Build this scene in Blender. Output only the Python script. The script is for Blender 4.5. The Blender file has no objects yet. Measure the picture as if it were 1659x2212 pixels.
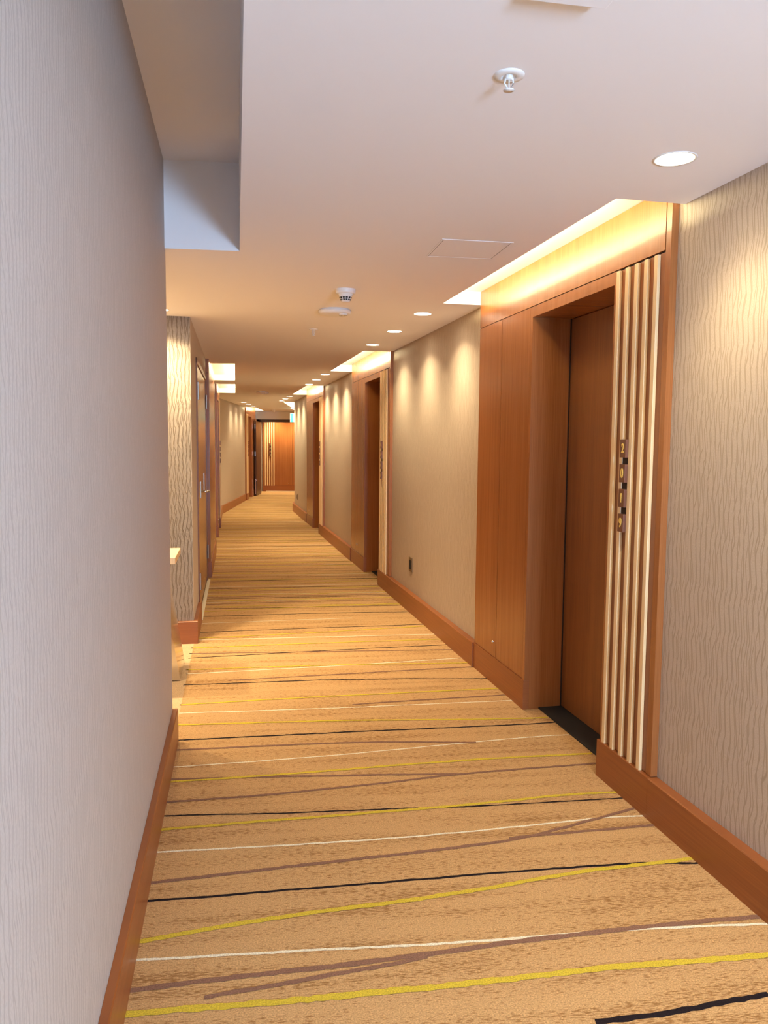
import bpy, bmesh, math, random
from mathutils import Vector, Matrix

C = bpy.context.scene.collection
random.seed(7)
H = 2.45                      # corridor ceiling height
CH = 1.53                     # camera height

# ------------------------------------------------------------------ camera
cam_d = bpy.data.cameras.new('camera')
cam = bpy.data.objects.new('camera', cam_d)
C.objects.link(cam)
bpy.context.scene.camera = cam
cam_d.sensor_fit = 'VERTICAL'
cam_d.sensor_height = 36.0
cam_d.lens = 36.0 * 1700.0 / 2212.0
cam_d.clip_start = 0.02
cam_d.clip_end = 100
PITCH = math.atan(148.0 / 1700.0)
ROLL = math.radians(0.47)
fw = Vector((0, math.cos(PITCH), -math.sin(PITCH)))
r0 = Vector((1, 0, 0))
u0 = r0.cross(fw)
Rv = math.cos(ROLL) * r0 + math.sin(ROLL) * u0
Uv = -math.sin(ROLL) * r0 + math.cos(ROLL) * u0
m = Matrix((Rv, Uv, -fw)).transposed().to_4x4()
m.translation = Vector((0, 0, CH))
cam.matrix_world = m

# ------------------------------------------------------------------ world, exposure, daylight
W = bpy.data.worlds.new('world')
bpy.context.scene.world = W
W.use_nodes = True
W.node_tree.nodes['Background'].inputs[0].default_value = (0.75, 0.85, 1.0, 1)
W.node_tree.nodes['Background'].inputs[1].default_value = 0.6
vs = bpy.context.scene.view_settings
vs.view_transform = 'Standard'
vs.look = 'None'
vs.gamma = 1.0
vs.use_curve_mapping = False
vs.exposure = 0.2
DAY_W = 230.0
SPOT_W = 2.9
SPOT_COL = (1.0, 0.83, 0.52)
COVE_W = 7.0
COVE_COL = (1.0, 0.89, 0.52)


# ------------------------------------------------------------------ frames
class Frame:
    """s along a wall, n out from the wall into the corridor, z up."""
    def __init__(self, ox, oy, dx, dy, sgn):
        l = math.hypot(dx, dy)
        self.o = Vector((ox, oy, 0))
        self.d = Vector((dx / l, dy / l, 0))
        self.n = Vector((-dy / l, dx / l, 0)) * sgn
    def p(self, s, n, z):
        return self.o + self.d * s + self.n * n + Vector((0, 0, z))

RF = Frame(1.811, 0.0, -0.2165, 1.0, 1)          # right wall
LF = Frame(-0.335, 0.0, -0.1877, 1.0, -1)        # left wall
_b = RF.p(18.1, 0, 0)
RF2 = Frame(_b.x, _b.y, -0.05, 1.0, 1)           # right wall after the bend
_l = LF.p(17.05, 0, 0)
LF2 = Frame(_l.x, _l.y, -0.05, 1.0, -1)          # left wall after the bend
EF = Frame(-4.3, 24.75, 1.0, 0.0, -1)            # end wall, n towards the viewer
_a = LF.p(6.01, 0, 0)
AF = Frame(_a.x, _a.y, -LF.n.x, -LF.n.y, 1)      # alcove wall, s to the left, n towards the viewer
if AF.n.y > 0:
    AF.n = -AF.n
WF = Frame(0, 0, 1, 0, 1)                        # plain world axes: s = x, n = y


# ------------------------------------------------------------------ materials
def mat(name, col, rough=0.6, metal=0.0, spec=0.5, emit=None, estr=0.0):
    mt = bpy.data.materials.new(name)
    mt.use_nodes = True
    b = mt.node_tree.nodes['Principled BSDF']
    b.inputs['Base Color'].default_value = (*col, 1)
    b.inputs['Roughness'].default_value = rough
    b.inputs['Metallic'].default_value = metal
    b.inputs['Specular IOR Level'].default_value = spec
    if emit:
        b.inputs['Emission Color'].default_value = (*emit, 1)
        b.inputs['Emission Strength'].default_value = estr
    return mt

def nd(mt, t, **kw):
    n = mt.node_tree.nodes.new(t)
    for k, v in kw.items():
        setattr(n, k, v)
    return n

def lk(mt, a, b):
    mt.node_tree.links.new(a, b)

def bsdf(mt):
    return mt.node_tree.nodes['Principled BSDF']

def mth(mt, op, a, b=None, c=None):
    n = nd(mt, 'ShaderNodeMath', operation=op)
    for i, v in enumerate((a, b, c)):
        if v is None:
            continue
        if isinstance(v, (int, float)):
            n.inputs[i].default_value = v
        else:
            lk(mt, v, n.inputs[i])
    return n.outputs[0]

def ramp(mt, fac, stops):
    r = nd(mt, 'ShaderNodeValToRGB')
    e = r.color_ramp.elements
    e[0].position, e[0].color = stops[0][0], (*stops[0][1], 1)
    e[1].position, e[1].color = stops[-1][0], (*stops[-1][1], 1)
    for p, c in stops[1:-1]:
        x = e.new(p)
        x.color = (*c, 1)
    lk(mt, fac, r.inputs[0])
    return r.outputs[0]

def wood(name, c1, c2, rough=0.35, grain=1.0, horizontal=False, spec=0.5):
    """veneer with fine straight grain, driven by a UV map in metres"""
    mt = mat(name, c1, rough, spec=spec)
    uv = nd(mt, 'ShaderNodeUVMap')
    mp = nd(mt, 'ShaderNodeMapping')
    lk(mt, uv.outputs[0], mp.inputs[0])
    mp.inputs['Scale'].default_value = (2.2, 260 * grain, 1) if horizontal else (260 * grain, 2.2, 1)
    n1 = nd(mt, 'ShaderNodeTexNoise')
    n1.inputs['Scale'].default_value = 1.0
    n1.inputs['Detail'].default_value = 3.0
    lk(mt, mp.outputs[0], n1.inputs['Vector'])
    mp2 = nd(mt, 'ShaderNodeMapping')
    lk(mt, uv.outputs[0], mp2.inputs[0])
    mp2.inputs['Scale'].default_value = (0.5, 22, 1) if horizontal else (22, 0.5, 1)
    n2 = nd(mt, 'ShaderNodeTexNoise')
    n2.inputs['Scale'].default_value = 1.0
    n2.inputs['Detail'].default_value = 2.0
    lk(mt, mp2.outputs[0], n2.inputs['Vector'])
    f = mth(mt, 'ADD', mth(mt, 'MULTIPLY', n1.outputs[0], 0.6), mth(mt, 'MULTIPLY', n2.outputs[0], 0.4))
    col = ramp(mt, f, [(0.36, c2), (0.62, c1)])
    lk(mt, col, bsdf(mt).inputs['Base Color'])
    bp = nd(mt, 'ShaderNodeBump')
    bp.inputs['Strength'].default_value = 0.08
    bp.inputs['Distance'].default_value = 0.002
    lk(mt, n1.outputs[0], bp.inputs['Height'])
    lk(mt, bp.outputs[0], bsdf(mt).inputs['Normal'])
    return mt

def wallpaper(name, base, line, dark, pitch=0.026, wid=0.11):
    """woven paper with crossing wavy vertical threads (UV map in metres)"""
    mt = mat(name, base, 0.62, spec=0.35)
    uv = nd(mt, 'ShaderNodeUVMap')
    sep = nd(mt, 'ShaderNodeSeparateXYZ')
    lk(mt, uv.outputs[0], sep.inputs[0])
    masks = []
    for k, (fz, amp, off) in enumerate(((8.0, 0.030, 0.0), (7.2, 0.032, 7.3))):
        mp = nd(mt, 'ShaderNodeMapping')
        lk(mt, uv.outputs[0], mp.inputs[0])
        mp.inputs['Location'].default_value = (off, off * 1.7, 0)
        mp.inputs['Scale'].default_value = (11.0, fz, 1)
        nn = nd(mt, 'ShaderNodeTexNoise')
        nn.inputs['Scale'].default_value = 1.0
        nn.inputs['Detail'].default_value = 0.6
        lk(mt, mp.outputs[0], nn.inputs['Vector'])
        u = mth(mt, 'ADD', sep.outputs[0], mth(mt, 'MULTIPLY', mth(mt, 'SUBTRACT', nn.outputs[0], 0.5), amp * 1.0))
        # long zigzag, mirrored between the two sets so that they close into diamonds
        tri = mth(mt, 'PINGPONG', mth(mt, 'ADD', mth(mt, 'DIVIDE', sep.outputs[1], 0.085 + 0.012 * k), mth(mt, 'ADD', mth(mt, 'MULTIPLY', nn.outputs[0], 1.6), 20.0)), 1.0)
        sg = 0.0125 if k == 0 else -0.0125
        u = mth(mt, 'ADD', u, mth(mt, 'MULTIPLY', mth(mt, 'SUBTRACT', tri, 0.5), sg))
        p = pitch * (1.0 if k == 0 else 1.17)
        fr = mth(mt, 'FRACT', mth(mt, 'DIVIDE', mth(mt, 'ADD', u, 50.0), p))
        d = mth(mt, 'ABSOLUTE', mth(mt, 'SUBTRACT', fr, 0.5))
        mr = nd(mt, 'ShaderNodeMapRange')
        mr.inputs['From Min'].default_value = wid * 0.45
        mr.inputs['From Max'].default_value = wid
        mr.inputs['To Min'].default_value = 1.0
        mr.inputs['To Max'].default_value = 0.0
        lk(mt, d, mr.inputs['Value'])
        masks.append(mr.outputs[0])
    mk = mth(mt, 'MAXIMUM', masks[0], masks[1])
    # fine weave
    mp = nd(mt, 'ShaderNodeMapping')
    lk(mt, uv.outputs[0], mp.inputs[0])
    mp.inputs['Scale'].default_value = (420, 160, 1)
    wv = nd(mt, 'ShaderNodeTexNoise')
    wv.inputs['Scale'].default_value = 1.0
    wv.inputs['Detail'].default_value = 1.0
    lk(mt, mp.outputs[0], wv.inputs['Vector'])
    wc = ramp(mt, wv.outputs[0], [(0.3, dark), (0.65, base)])
    mx = nd(mt, 'ShaderNodeMix', data_type='RGBA')
    lk(mt, mk, mx.inputs[0])
    lk(mt, wc, mx.inputs[6])
    mx.inputs[7].default_value = (*line, 1)
    lk(mt, mx.outputs[2], bsdf(mt).inputs['Base Color'])
    bp = nd(mt, 'ShaderNodeBump')
    bp.inputs['Strength'].default_value = 0.12
    bp.inputs['Distance'].default_value = 0.001
    lk(mt, mk, bp.inputs['Height'])
    lk(mt, bp.outputs[0], bsdf(mt).inputs['Normal'])
    return mt

def carpet(name, base, dash, amount=1.0, spec_col=None):
    """cut pile with short broken dashes running across the corridor"""
    mt = mat(name, base, 0.95, spec=0.1)
    tc = nd(mt, 'ShaderNodeTexCoord')
    rot = nd(mt, 'ShaderNodeMapping')
    lk(mt, tc.outputs['Object'], rot.inputs[0])
    rot.inputs['Rotation'].default_value = (0, 0, math.radians(-8.0))
    def noise(sx, sy, det, loc=(0, 0, 0)):
        mp = nd(mt, 'ShaderNodeMapping')
        lk(mt, rot.outputs[0], mp.inputs[0])
        mp.inputs['Scale'].default_value = (sx, sy, 1)
        mp.inputs['Location'].default_value = loc
        n = nd(mt, 'ShaderNodeTexNoise')
        n.inputs['Scale'].default_value = 1.0
        n.inputs['Detail'].default_value = det
        lk(mt, mp.outputs[0], n.inputs['Vector'])
        return n.outputs[0]
    a = noise(40, 210, 3.0)
    b = noise(1.3, 14, 2.0, (3, 1, 0))
    f = mth(mt, 'ADD', mth(mt, 'MULTIPLY', a, 0.74), mth(mt, 'MULTIPLY', b, 0.42))
    mr = nd(mt, 'ShaderNodeMapRange')
    mr.inputs['From Min'].default_value = 0.60
    mr.inputs['From Max'].default_value = 0.71
    mr.inputs['To Max'].default_value = 0.80 * amount
    lk(mt, f, mr.inputs['Value'])
    pile = noise(210, 260, 3.0)
    lo = tuple(c * 0.70 for c in base)
    hi = tuple(min(1, c * 1.30) for c in base)
    pc = ramp(mt, pile, [(0.32, lo), (0.68, hi)])
    mx = nd(mt, 'ShaderNodeMix', data_type='RGBA')
    lk(mt, mr.outputs[0], mx.inputs[0])
    lk(mt, pc, mx.inputs[6])
    mx.inputs[7].default_value = (*dash, 1)
    lk(mt, mx.outputs[2], bsdf(mt).inputs['Base Color'])
    bp = nd(mt, 'ShaderNodeBump')
    bp.inputs['Strength'].default_value = 0.35
    bp.inputs['Distance'].default_value = 0.003
    lk(mt, pile, bp.inputs['Height'])
    lk(mt, bp.outputs[0], bsdf(mt).inputs['Normal'])
    return mt

M = {}
M['paint'] = mat('ceiling_paint', (0.88, 0.85, 0.85), 0.8, spec=0.2)
M['paper'] = wallpaper('wallpaper_wave', (0.56, 0.46, 0.365), (0.40, 0.31, 0.225), (0.48, 0.39, 0.305))
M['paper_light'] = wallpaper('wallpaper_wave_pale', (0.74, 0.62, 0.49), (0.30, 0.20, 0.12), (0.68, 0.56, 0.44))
M['papern'] = wallpaper('wallpaper_fine', (0.56, 0.50, 0.46), (0.43, 0.378, 0.342), (0.49, 0.435, 0.395), pitch=0.02)
M['wood'] = wood('veneer_brown', (0.38, 0.136, 0.039), (0.28, 0.091, 0.024), 0.27)
M['wood_h'] = wood('veneer_skirting', (0.33, 0.103, 0.026), (0.25, 0.072, 0.018), 0.36, 0.6, True)
M['door'] = wood('veneer_door', (0.28, 0.105, 0.030), (0.19, 0.066, 0.019), 0.36)
M['maple'] = wood('maple_slat', (0.86, 0.63, 0.35), (0.80, 0.55, 0.28), 0.4, 0.7)
M['slatback'] = wood('slat_back', (0.30, 0.10, 0.028), (0.22, 0.07, 0.02), 0.4)
M['dark'] = wood('dark_veneer', (0.085, 0.036, 0.020), (0.06, 0.025, 0.014), 0.35)
M['black'] = mat('black', (0.008, 0.007, 0.007), 0.7)
M['gap'] = mat('shadow_gap', (0.03, 0.012, 0.006), 0.8)
M['chrome'] = mat('polished_steel', (0.70, 0.67, 0.62), 0.16, 1.0)
M['satin'] = mat('satin_steel', (0.34, 0.29, 0.24), 0.38, 1.0)
M['white'] = mat('white_plastic', (0.82, 0.80, 0.77), 0.4)
M['gold'] = mat('gold_digit', (0.93, 0.66, 0.16), 0.35, 0.3)
M['block'] = wood('number_block', (0.19, 0.065, 0.03), (0.13, 0.045, 0.022), 0.4)
M['bronze'] = mat('bronze_plate', (0.30, 0.21, 0.12), 0.35, 0.8)
M['lamp'] = mat('lamp_lens', (1, 1, 1), 0.4, emit=(1.0, 0.88, 0.64), estr=58.0)
M['led'] = mat('led_strip', (1, 1, 1), 0.4, emit=(1.0, 0.82, 0.50), estr=20.0)
M['sill'] = mat('pale_threshold', (0.86, 0.76, 0.55), 0.4)
M['gloss'] = wood('glossy_veneer', (0.42, 0.20, 0.065), (0.32, 0.145, 0.045), 0.24, spec=0.6)
M['signg'] = mat('sign_green', (0.02, 0.35, 0.33), 0.4, emit=(0.03, 0.60, 0.66), estr=1.2)
M['signw'] = mat('sign_white', (0.8, 0.95, 0.95), 0.4, emit=(0.75, 1.0, 1.0), estr=1.6)
M['glass'] = mat('window_glass', (0.9, 0.95, 1.0), 0.05)
bsdf(M['glass']).inputs['Transmission Weight'].default_value = 1.0
TAN = (0.54, 0.32, 0.140)
M['carpet'] = carpet('carpet_tan', TAN, (0.24, 0.105, 0.03))
M['carpet_plain'] = carpet('carpet_plain', (0.60, 0.42, 0.24), (0.34, 0.19, 0.08), 0.35)
M['cy'] = carpet('yarn_mustard', (0.60, 0.44, 0.045), (0.45, 0.28, 0.04), 0.25)
M['ck'] = carpet('yarn_black', (0.018, 0.012, 0.014), (0.01, 0.008, 0.008), 0.2)
M['cw'] = carpet('yarn_cream', (0.84, 0.72, 0.54), (0.6, 0.45, 0.3), 0.2)
M['cm'] = carpet('yarn_taupe', (0.25, 0.130, 0.085), (0.18, 0.09, 0.055), 0.25)


# ------------------------------------------------------------------ mesh helper
class MB:
    def __init__(self):
        self.v = []; self.f = []; self.uv = []; self.mi = []; self.sm = []
    def quad(self, pts, uvs, mi=0, smooth=False):
        b = len(self.v)
        self.v += [tuple(p) for p in pts]
        self.f.append(tuple(range(b, b + len(pts))))
        self.uv += list(uvs)
        self.mi.append(mi); self.sm.append(smooth)
    def box(self, F, s0, s1, n0, n1, z0, z1, mi=0):
        P = lambda s, n, z: F.p(s, n, z)
        self.quad([P(s0, n1, z0), P(s1, n1, z0), P(s1, n1, z1), P(s0, n1, z1)], [(s0, z0), (s1, z0), (s1, z1), (s0, z1)], mi)
        self.quad([P(s1, n0, z0), P(s0, n0, z0), P(s0, n0, z1), P(s1, n0, z1)], [(s1, z0), (s0, z0), (s0, z1), (s1, z1)], mi)
        self.quad([P(s0, n0, z0), P(s0, n1, z0), P(s0, n1, z1), P(s0, n0, z1)], [(n0, z0), (n1, z0), (n1, z1), (n0, z1)], mi)
        self.quad([P(s1, n1, z0), P(s1, n0, z0), P(s1, n0, z1), P(s1, n1, z1)], [(n1, z0), (n0, z0), (n0, z1), (n1, z1)], mi)
        self.quad([P(s0, n1, z1), P(s1, n1, z1), P(s1, n0, z1), P(s0, n0, z1)], [(s0, n1), (s1, n1), (s1, n0), (s0, n0)], mi)
        self.quad([P(s0, n0, z0), P(s1, n0, z0), P(s1, n1, z0), P(s0, n1, z0)], [(s0, n0), (s1, n0), (s1, n1), (s0, n1)], mi)
        return self
    def prism(self, F, prof, s0, s1, mi=0):
        """profile [(n, z)...] swept along s"""
        k = len(prof)
        for i in range(k):
            a, b = prof[i], prof[(i + 1) % k]
            self.quad([F.p(s0, *a), F.p(s1, *a), F.p(s1, *b), F.p(s0, *b)],
                      [(s0, a[1]), (s1, a[1]), (s1, b[1]), (s0, b[1])], mi)
        self.quad([F.p(s0, *a) for a in prof], [(a[0], a[1]) for a in prof], mi)
        self.quad([F.p(s1, *a) for a in reversed(prof)], [(a[0], a[1]) for a in reversed(prof)], mi)
        return self
    def lathe(self, c, prof, seg=32, mi=0, axis='z'):
        """profile [(r, h)...] turned about an axis through c"""
        def pt(r, h, a):
            if axis == 'z':
                return Vector((c[0] + r * math.cos(a), c[1] + r * math.sin(a), c[2] + h))
            d, n = axis                                   # horizontal direction vector
            return Vector(c) + d * h + n * (r * math.cos(a)) + Vector((0, 0, r * math.sin(a)))
        for i in range(len(prof) - 1):
            (ra, ha), (rb, hb) = prof[i], prof[i + 1]
            for j in range(seg):
                a0, a1 = 2 * math.pi * j / seg, 2 * math.pi * (j + 1) / seg
                if rb < 1e-6:
                    pts = [pt(ra, ha, a0), pt(ra, ha, a1), pt(rb, hb, a0)]
                elif ra < 1e-6:
                    pts = [pt(ra, ha, a0), pt(rb, hb, a1), pt(rb, hb, a0)]
                else:
                    pts = [pt(ra, ha, a0), pt(ra, ha, a1), pt(rb, hb, a1), pt(rb, hb, a0)]
                self.quad(pts, [(p.x, p.y) for p in pts], mi, True)
        return self
    def tube(self, pts, r, seg=12, mi=0):
        pts = [Vector(p) for p in pts]
        rings = []
        for i, p in enumerate(pts):
            d = (pts[min(i + 1, len(pts) - 1)] - pts[max(i - 1, 0)]).normalized()
            up = Vector((0, 0, 1)) if abs(d.z) < 0.9 else Vector((1, 0, 0))
            a = d.cross(up).normalized(); b = a.cross(d)
            rings.append([p + a * r * math.cos(t * 2 * math.pi / seg) + b * r * math.sin(t * 2 * math.pi / seg) for t in range(seg)])
        for i in range(len(rings) - 1):
            for j in range(seg):
                q = [rings[i][j], rings[i][(j + 1) % seg], rings[i + 1][(j + 1) % seg], rings[i + 1][j]]
                self.quad(q, [(0, 0), (1, 0), (1, 1), (0, 1)], mi, True)
        self.quad(rings[0][::-1], [(0, 0)] * seg, mi)
        self.quad(rings[-1], [(0, 0)] * seg, mi)
        return self
    def build(self, name, mats, parent=None, origin=None, bevel=0.0, merge=True):
        if not isinstance(mats, (list, tuple)):
            mats = [mats]
        me = bpy.data.meshes.new(name)
        o = bpy.data.objects.new(name, me)
        C.objects.link(o)
        off = Vector((0, 0, 0))
        if parent is not None:
            o.parent = parent
            off = parent.matrix_basis.translation.copy()
            q = parent.parent
            while q:
                off += q.matrix_basis.translation
                q = q.parent
            if origin is not None:
                o.location = Vector(origin) - off
                off = Vector(origin)
        elif origin is not None:
            o.location = origin
            off = Vector(origin)
        me.from_pydata([tuple(Vector(v) - off) for v in self.v], [], self.f)
        for mt in mats:
            me.materials.append(mt)
        uvl = me.uv_layers.new(name='UVMap')
        for i, u in enumerate(self.uv):
            uvl.data[i].uv = u
        for i, p in enumerate(me.polygons):
            p.material_index = self.mi[i]
            p.use_smooth = self.sm[i]
        bm = bmesh.new(); bm.from_mesh(me)
        if merge:
            bmesh.ops.remove_doubles(bm, verts=bm.verts, dist=1e-5)
            bmesh.ops.recalc_face_normals(bm, faces=bm.faces)
        bm.to_mesh(me); bm.free()
        if bevel:
            b = o.modifiers.new('bevel', 'BEVEL')
            b.width = bevel; b.segments = 2; b.limit_method = 'ANGLE'
        return o

def empty(name, loc):
    o = bpy.data.objects.new(name, None)
    o.empty_display_size = 0.1
    C.objects.link(o)
    o.location = loc
    return o

def tag(o, label=None, cat=None, group=None, kind=None):
    if label: o['label'] = label
    if cat: o['category'] = cat
    if group: o['group'] = group
    if kind: o['kind'] = kind
    return o

def struct(o, label=None):
    o['kind'] = 'structure'
    if label: o['label'] = label
    return o

def copy_tree(o, parent=None):
    c = o.copy()
    C.objects.link(c)
    if parent: c.parent = parent
    for ch in list(o.children):
        copy_tree(ch, c)
    return c

def area_light(name, loc, direction, sx, sy, watts, col, parent=None, spread=math.pi, up=None):
    d = bpy.data.lights.new(name, 'AREA')
    d.shape = 'RECTANGLE'; d.size = sx; d.size_y = sy
    d.energy = watts; d.color = col; d.spread = spread
    o = bpy.data.objects.new(name, d)
    C.objects.link(o)
    z = -Vector(direction).normalized()
    x = Vector(up) if up is not None else Vector((0, 0, 1)).cross(z)
    x = (x - z * x.dot(z)).normalized()
    y = z.cross(x)
    mm = Matrix((x, y, z)).transposed().to_4x4()
    mm.translation = Vector(loc)
    if parent:
        o.parent = parent
        mm.translation = Vector(loc) - parent.location
    o.matrix_local = mm
    return o


# ------------------------------------------------------------------ cool lamp at an added, unseen window behind the viewer: daylight
area_light('daylight_standin', RF.p(-1.98, 0.42, 1.22), RF.d + Vector((0, 0, 0.30)), 0.66, 0.95, DAY_W, (0.44, 0.67, 1.0), up=RF.n)

# ------------------------------------------------------------------ floor
def line_n(F, pt):
    v = Vector(pt) - F.o
    return v.dot(F.n)

def line_s(F, pt):
    v = Vector(pt) - F.o
    return v.dot(F.d)

fl = MB()
def poly(mb, pts, mi=0):
    mb.quad(pts, [(p[0], p[1]) for p in pts], mi)
R0, L0 = RF.p(-3.7, -0.32, 0), LF.p(-3.7, 0, 0)
R1, L1 = RF.p(18.1, -0.32, 0), LF.p(17.05, 0, 0)
R2, L2 = RF2.p(7.6, -0.3, 0), LF2.p(8.2, 0, 0)
N = 24
for i in range(N):
    a, b = i / N, (i + 1) / N
    poly(fl, [R0.lerp(R1, a), R0.lerp(R1, b), L0.lerp(L1, b), L0.lerp(L1, a)])
for i in range(8):
    a, b = i / 8, (i + 1) / 8
    poly(fl, [R1.lerp(R2, a), R1.lerp(R2, b), L1.lerp(L2, b), L1.lerp(L2, a)])
# plain border carpet in the side alcove and under the left wall line
for s0, s1, nn in ((-3.7, 3.7, -0.25), (3.7, 6.3, -2.75), (6.3, 17.05, -0.45)):
    poly(fl, [LF.p(s0, 0, 0), LF.p(s1, 0, 0), LF.p(s1, nn, 0), LF.p(s0, nn, 0)], 5 if nn < -2 else 0)
poly(fl, [LF2.p(0, 0, 0), LF2.p(8.2, 0, 0), LF2.p(8.2, -0.45, 0), LF2.p(0, -0.45, 0)])

STRIPES = [
('K',0.016,[(0.574,1.970),(0.827,2.017),(1.089,2.084)]),
('Y',0.023,[(-0.683,1.984),(-0.238,2.041),(0.235,2.111),(0.619,2.179),(0.932,2.220),(1.169,2.249)]),
('M',0.017,[(-0.700,2.076),(-0.252,2.165),(0.007,2.213),(0.251,2.268),(0.425,2.310),(0.744,2.368),(1.038,2.420),(1.231,2.448)]),
('M',0.014,[(-0.486,2.050),(-0.247,2.117),(0.008,2.188),(0.141,2.236)]),
('W',0.010,[(-0.725,2.204),(-0.196,2.258),(0.254,2.301),(0.665,2.357),(0.906,2.382),(1.246,2.408)]),
('Y',0.021,[(-0.736,2.293),(-0.332,2.419),(0.281,2.573),(0.689,2.701),(1.160,2.806)]),
('K',0.010,[(-0.783,2.505),(-0.225,2.593),(0.291,2.677),(0.894,2.764),(1.167,2.774)]),
('M',0.015,[(-0.809,2.613),(-0.395,2.712),(0.312,2.881),(0.611,2.978),(1.077,3.216)]),
('M',0.014,[(0.498,2.944),(0.610,2.971),(1.095,3.062)]),
('W',0.010,[(-0.842,2.821),(-0.251,2.896),(0.323,2.992),(0.864,3.113),(1.084,3.141)]),
('Y',0.018,[(-0.864,2.991),(-0.359,3.092),(0.346,3.224),(0.759,3.324),(1.037,3.366)]),
('K',0.008,[(-0.902,3.107),(-0.274,3.154),(0.099,3.194),(0.344,3.211),(1.052,3.307)]),
('M',0.014,[(-0.916,3.232),(-0.482,3.315),(0.005,3.437),(0.377,3.545),(1.030,3.680)]),
('Y',0.018,[(-0.959,3.433),(-0.510,3.512),(0.393,3.701),(1.044,3.800)]),
('M',0.014,[(-0.980,3.458),(-0.407,3.504),(0.377,3.545)]),
('W',0.009,[(-0.981,3.596),(-0.246,3.750),(0.663,3.989),(0.993,4.055)]),
('M',0.014,[(-1.002,3.804),(-0.153,3.920),(0.485,3.934)]),
('K',0.012,[(-1.049,3.932),(-0.213,4.062),(0.695,4.193),(0.967,4.243)]),
('Y',0.017,[(-1.102,4.152),(-0.222,4.237),(0.710,4.288),(0.910,4.315)]),
('W',0.010,[(-1.149,4.334),(-0.234,4.451),(0.737,4.599)]),
('Y',0.017,[(-1.181,4.476),(-0.307,4.659),(0.694,4.830)]),
('M',0.014,[(-0.177,4.509),(0.702,4.702)]),
('K',0.012,[(-1.258,4.853),(-0.263,4.998),(0.641,5.043)]),
('M',0.014,[(-0.992,4.958),(0.575,5.309)]),
('W',0.011,[(-1.300,5.093),(-0.350,5.305),(0.538,5.531)]),
('Y',0.016,[(-1.324,5.188),(-0.351,5.328),(0.556,5.412)]),
('K',0.012,[(-1.380,5.473),(-0.529,5.687),(0.477,5.907)]),
('M',0.014,[(-1.403,5.596),(0.390,5.755)]),
('Y',0.018,[(-1.428,5.751),(-0.550,5.915),(0.425,6.076)]),
('W',0.012,[(-1.485,5.984),(0.402,6.241)]),
('Y',0.018,[(-1.449,6.043),(-0.662,6.236),(0.262,6.494)]),
('K',0.013,[(-1.495,6.239),(-0.596,6.414),(0.206,6.560)]),
('W',0.010,[(-1.549,6.548),(-0.275,6.808)]),
('K',0.013,[(-1.590,6.814),(-0.443,7.010),(0.136,7.072)]),
('Y',0.016,[(-1.634,7.004),(-0.811,7.238),(0.098,7.445)]),
]
rnd = random.Random(11)
_z = [0.0006]
WK = {'Y': 1.1, 'K': 1.3, 'W': 1.15, 'M': 1.3}
def ribbon(kind, w, pts):
    pts = [Vector((x, y, 0)) for x, y in pts]
    # run on to the walls where the stripe reaches them
    F_r, F_l = (RF, LF) if pts[0].y < 17.2 else (RF2, LF2)
    d = (pts[1] - pts[0]).normalized()
    if line_n(F_l, pts[0]) < 0.14:
        pts.insert(0, pts[0] - d * (line_n(F_l, pts[0]) / max(0.3, abs(d.dot(F_l.n)))))
    d = (pts[-1] - pts[-2]).normalized()
    if line_n(F_r, pts[-1]) < 0.2:
        pts.append(pts[-1] + d * ((line_n(F_r, pts[-1]) + 0.055) / max(0.3, abs(d.dot(F_r.n)))))
    # Catmull-Rom resampling
    P = [pts[0]] + pts + [pts[-1]]
    out = []
    for i in range(1, len(P) - 2):
        seg = (P[i + 1] - P[i]).length
        k = max(1, int(seg / 0.02))
        for j in range(k):
            t = j / k
            a, b, c, e = P[i - 1], P[i], P[i + 1], P[i + 2]
            out.append(0.5 * ((2 * b) + (c - a) * t + (2 * a - 5 * b + 4 * c - e) * t * t + (3 * b - a - 3 * c + e) * t ** 3))
    out.append(pts[-1])
    z = {'K': 0.0, 'W': 0.0003, 'M': 0.0006, 'Y': 0.0009}[kind] + _z[0]; _z[0] += 0.000001
    mi = {'Y': 1, 'K': 2, 'W': 3, 'M': 4}[kind]
    wob = 0.0; L = []; Rr = []
    for p in out:
        wob = wob * 0.8 + rnd.uniform(-1, 1) * 0.0013
        wa = w / 2 * WK[kind] * rnd.uniform(0.75, 1.2); wb = w / 2 * WK[kind] * rnd.uniform(0.75, 1.2)
        L.append(Vector((p.x, p.y + wob + wa, z))); Rr.append(Vector((p.x, p.y + wob - wb, z)))
    for i in range(len(out) - 1):
        q = [Rr[i], Rr[i + 1], L[i + 1], L[i]]
        fl.quad(q, [(v.x, v.y) for v in q], mi)

for k, w, pts in STRIPES:
    ribbon(k, w, pts)
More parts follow.
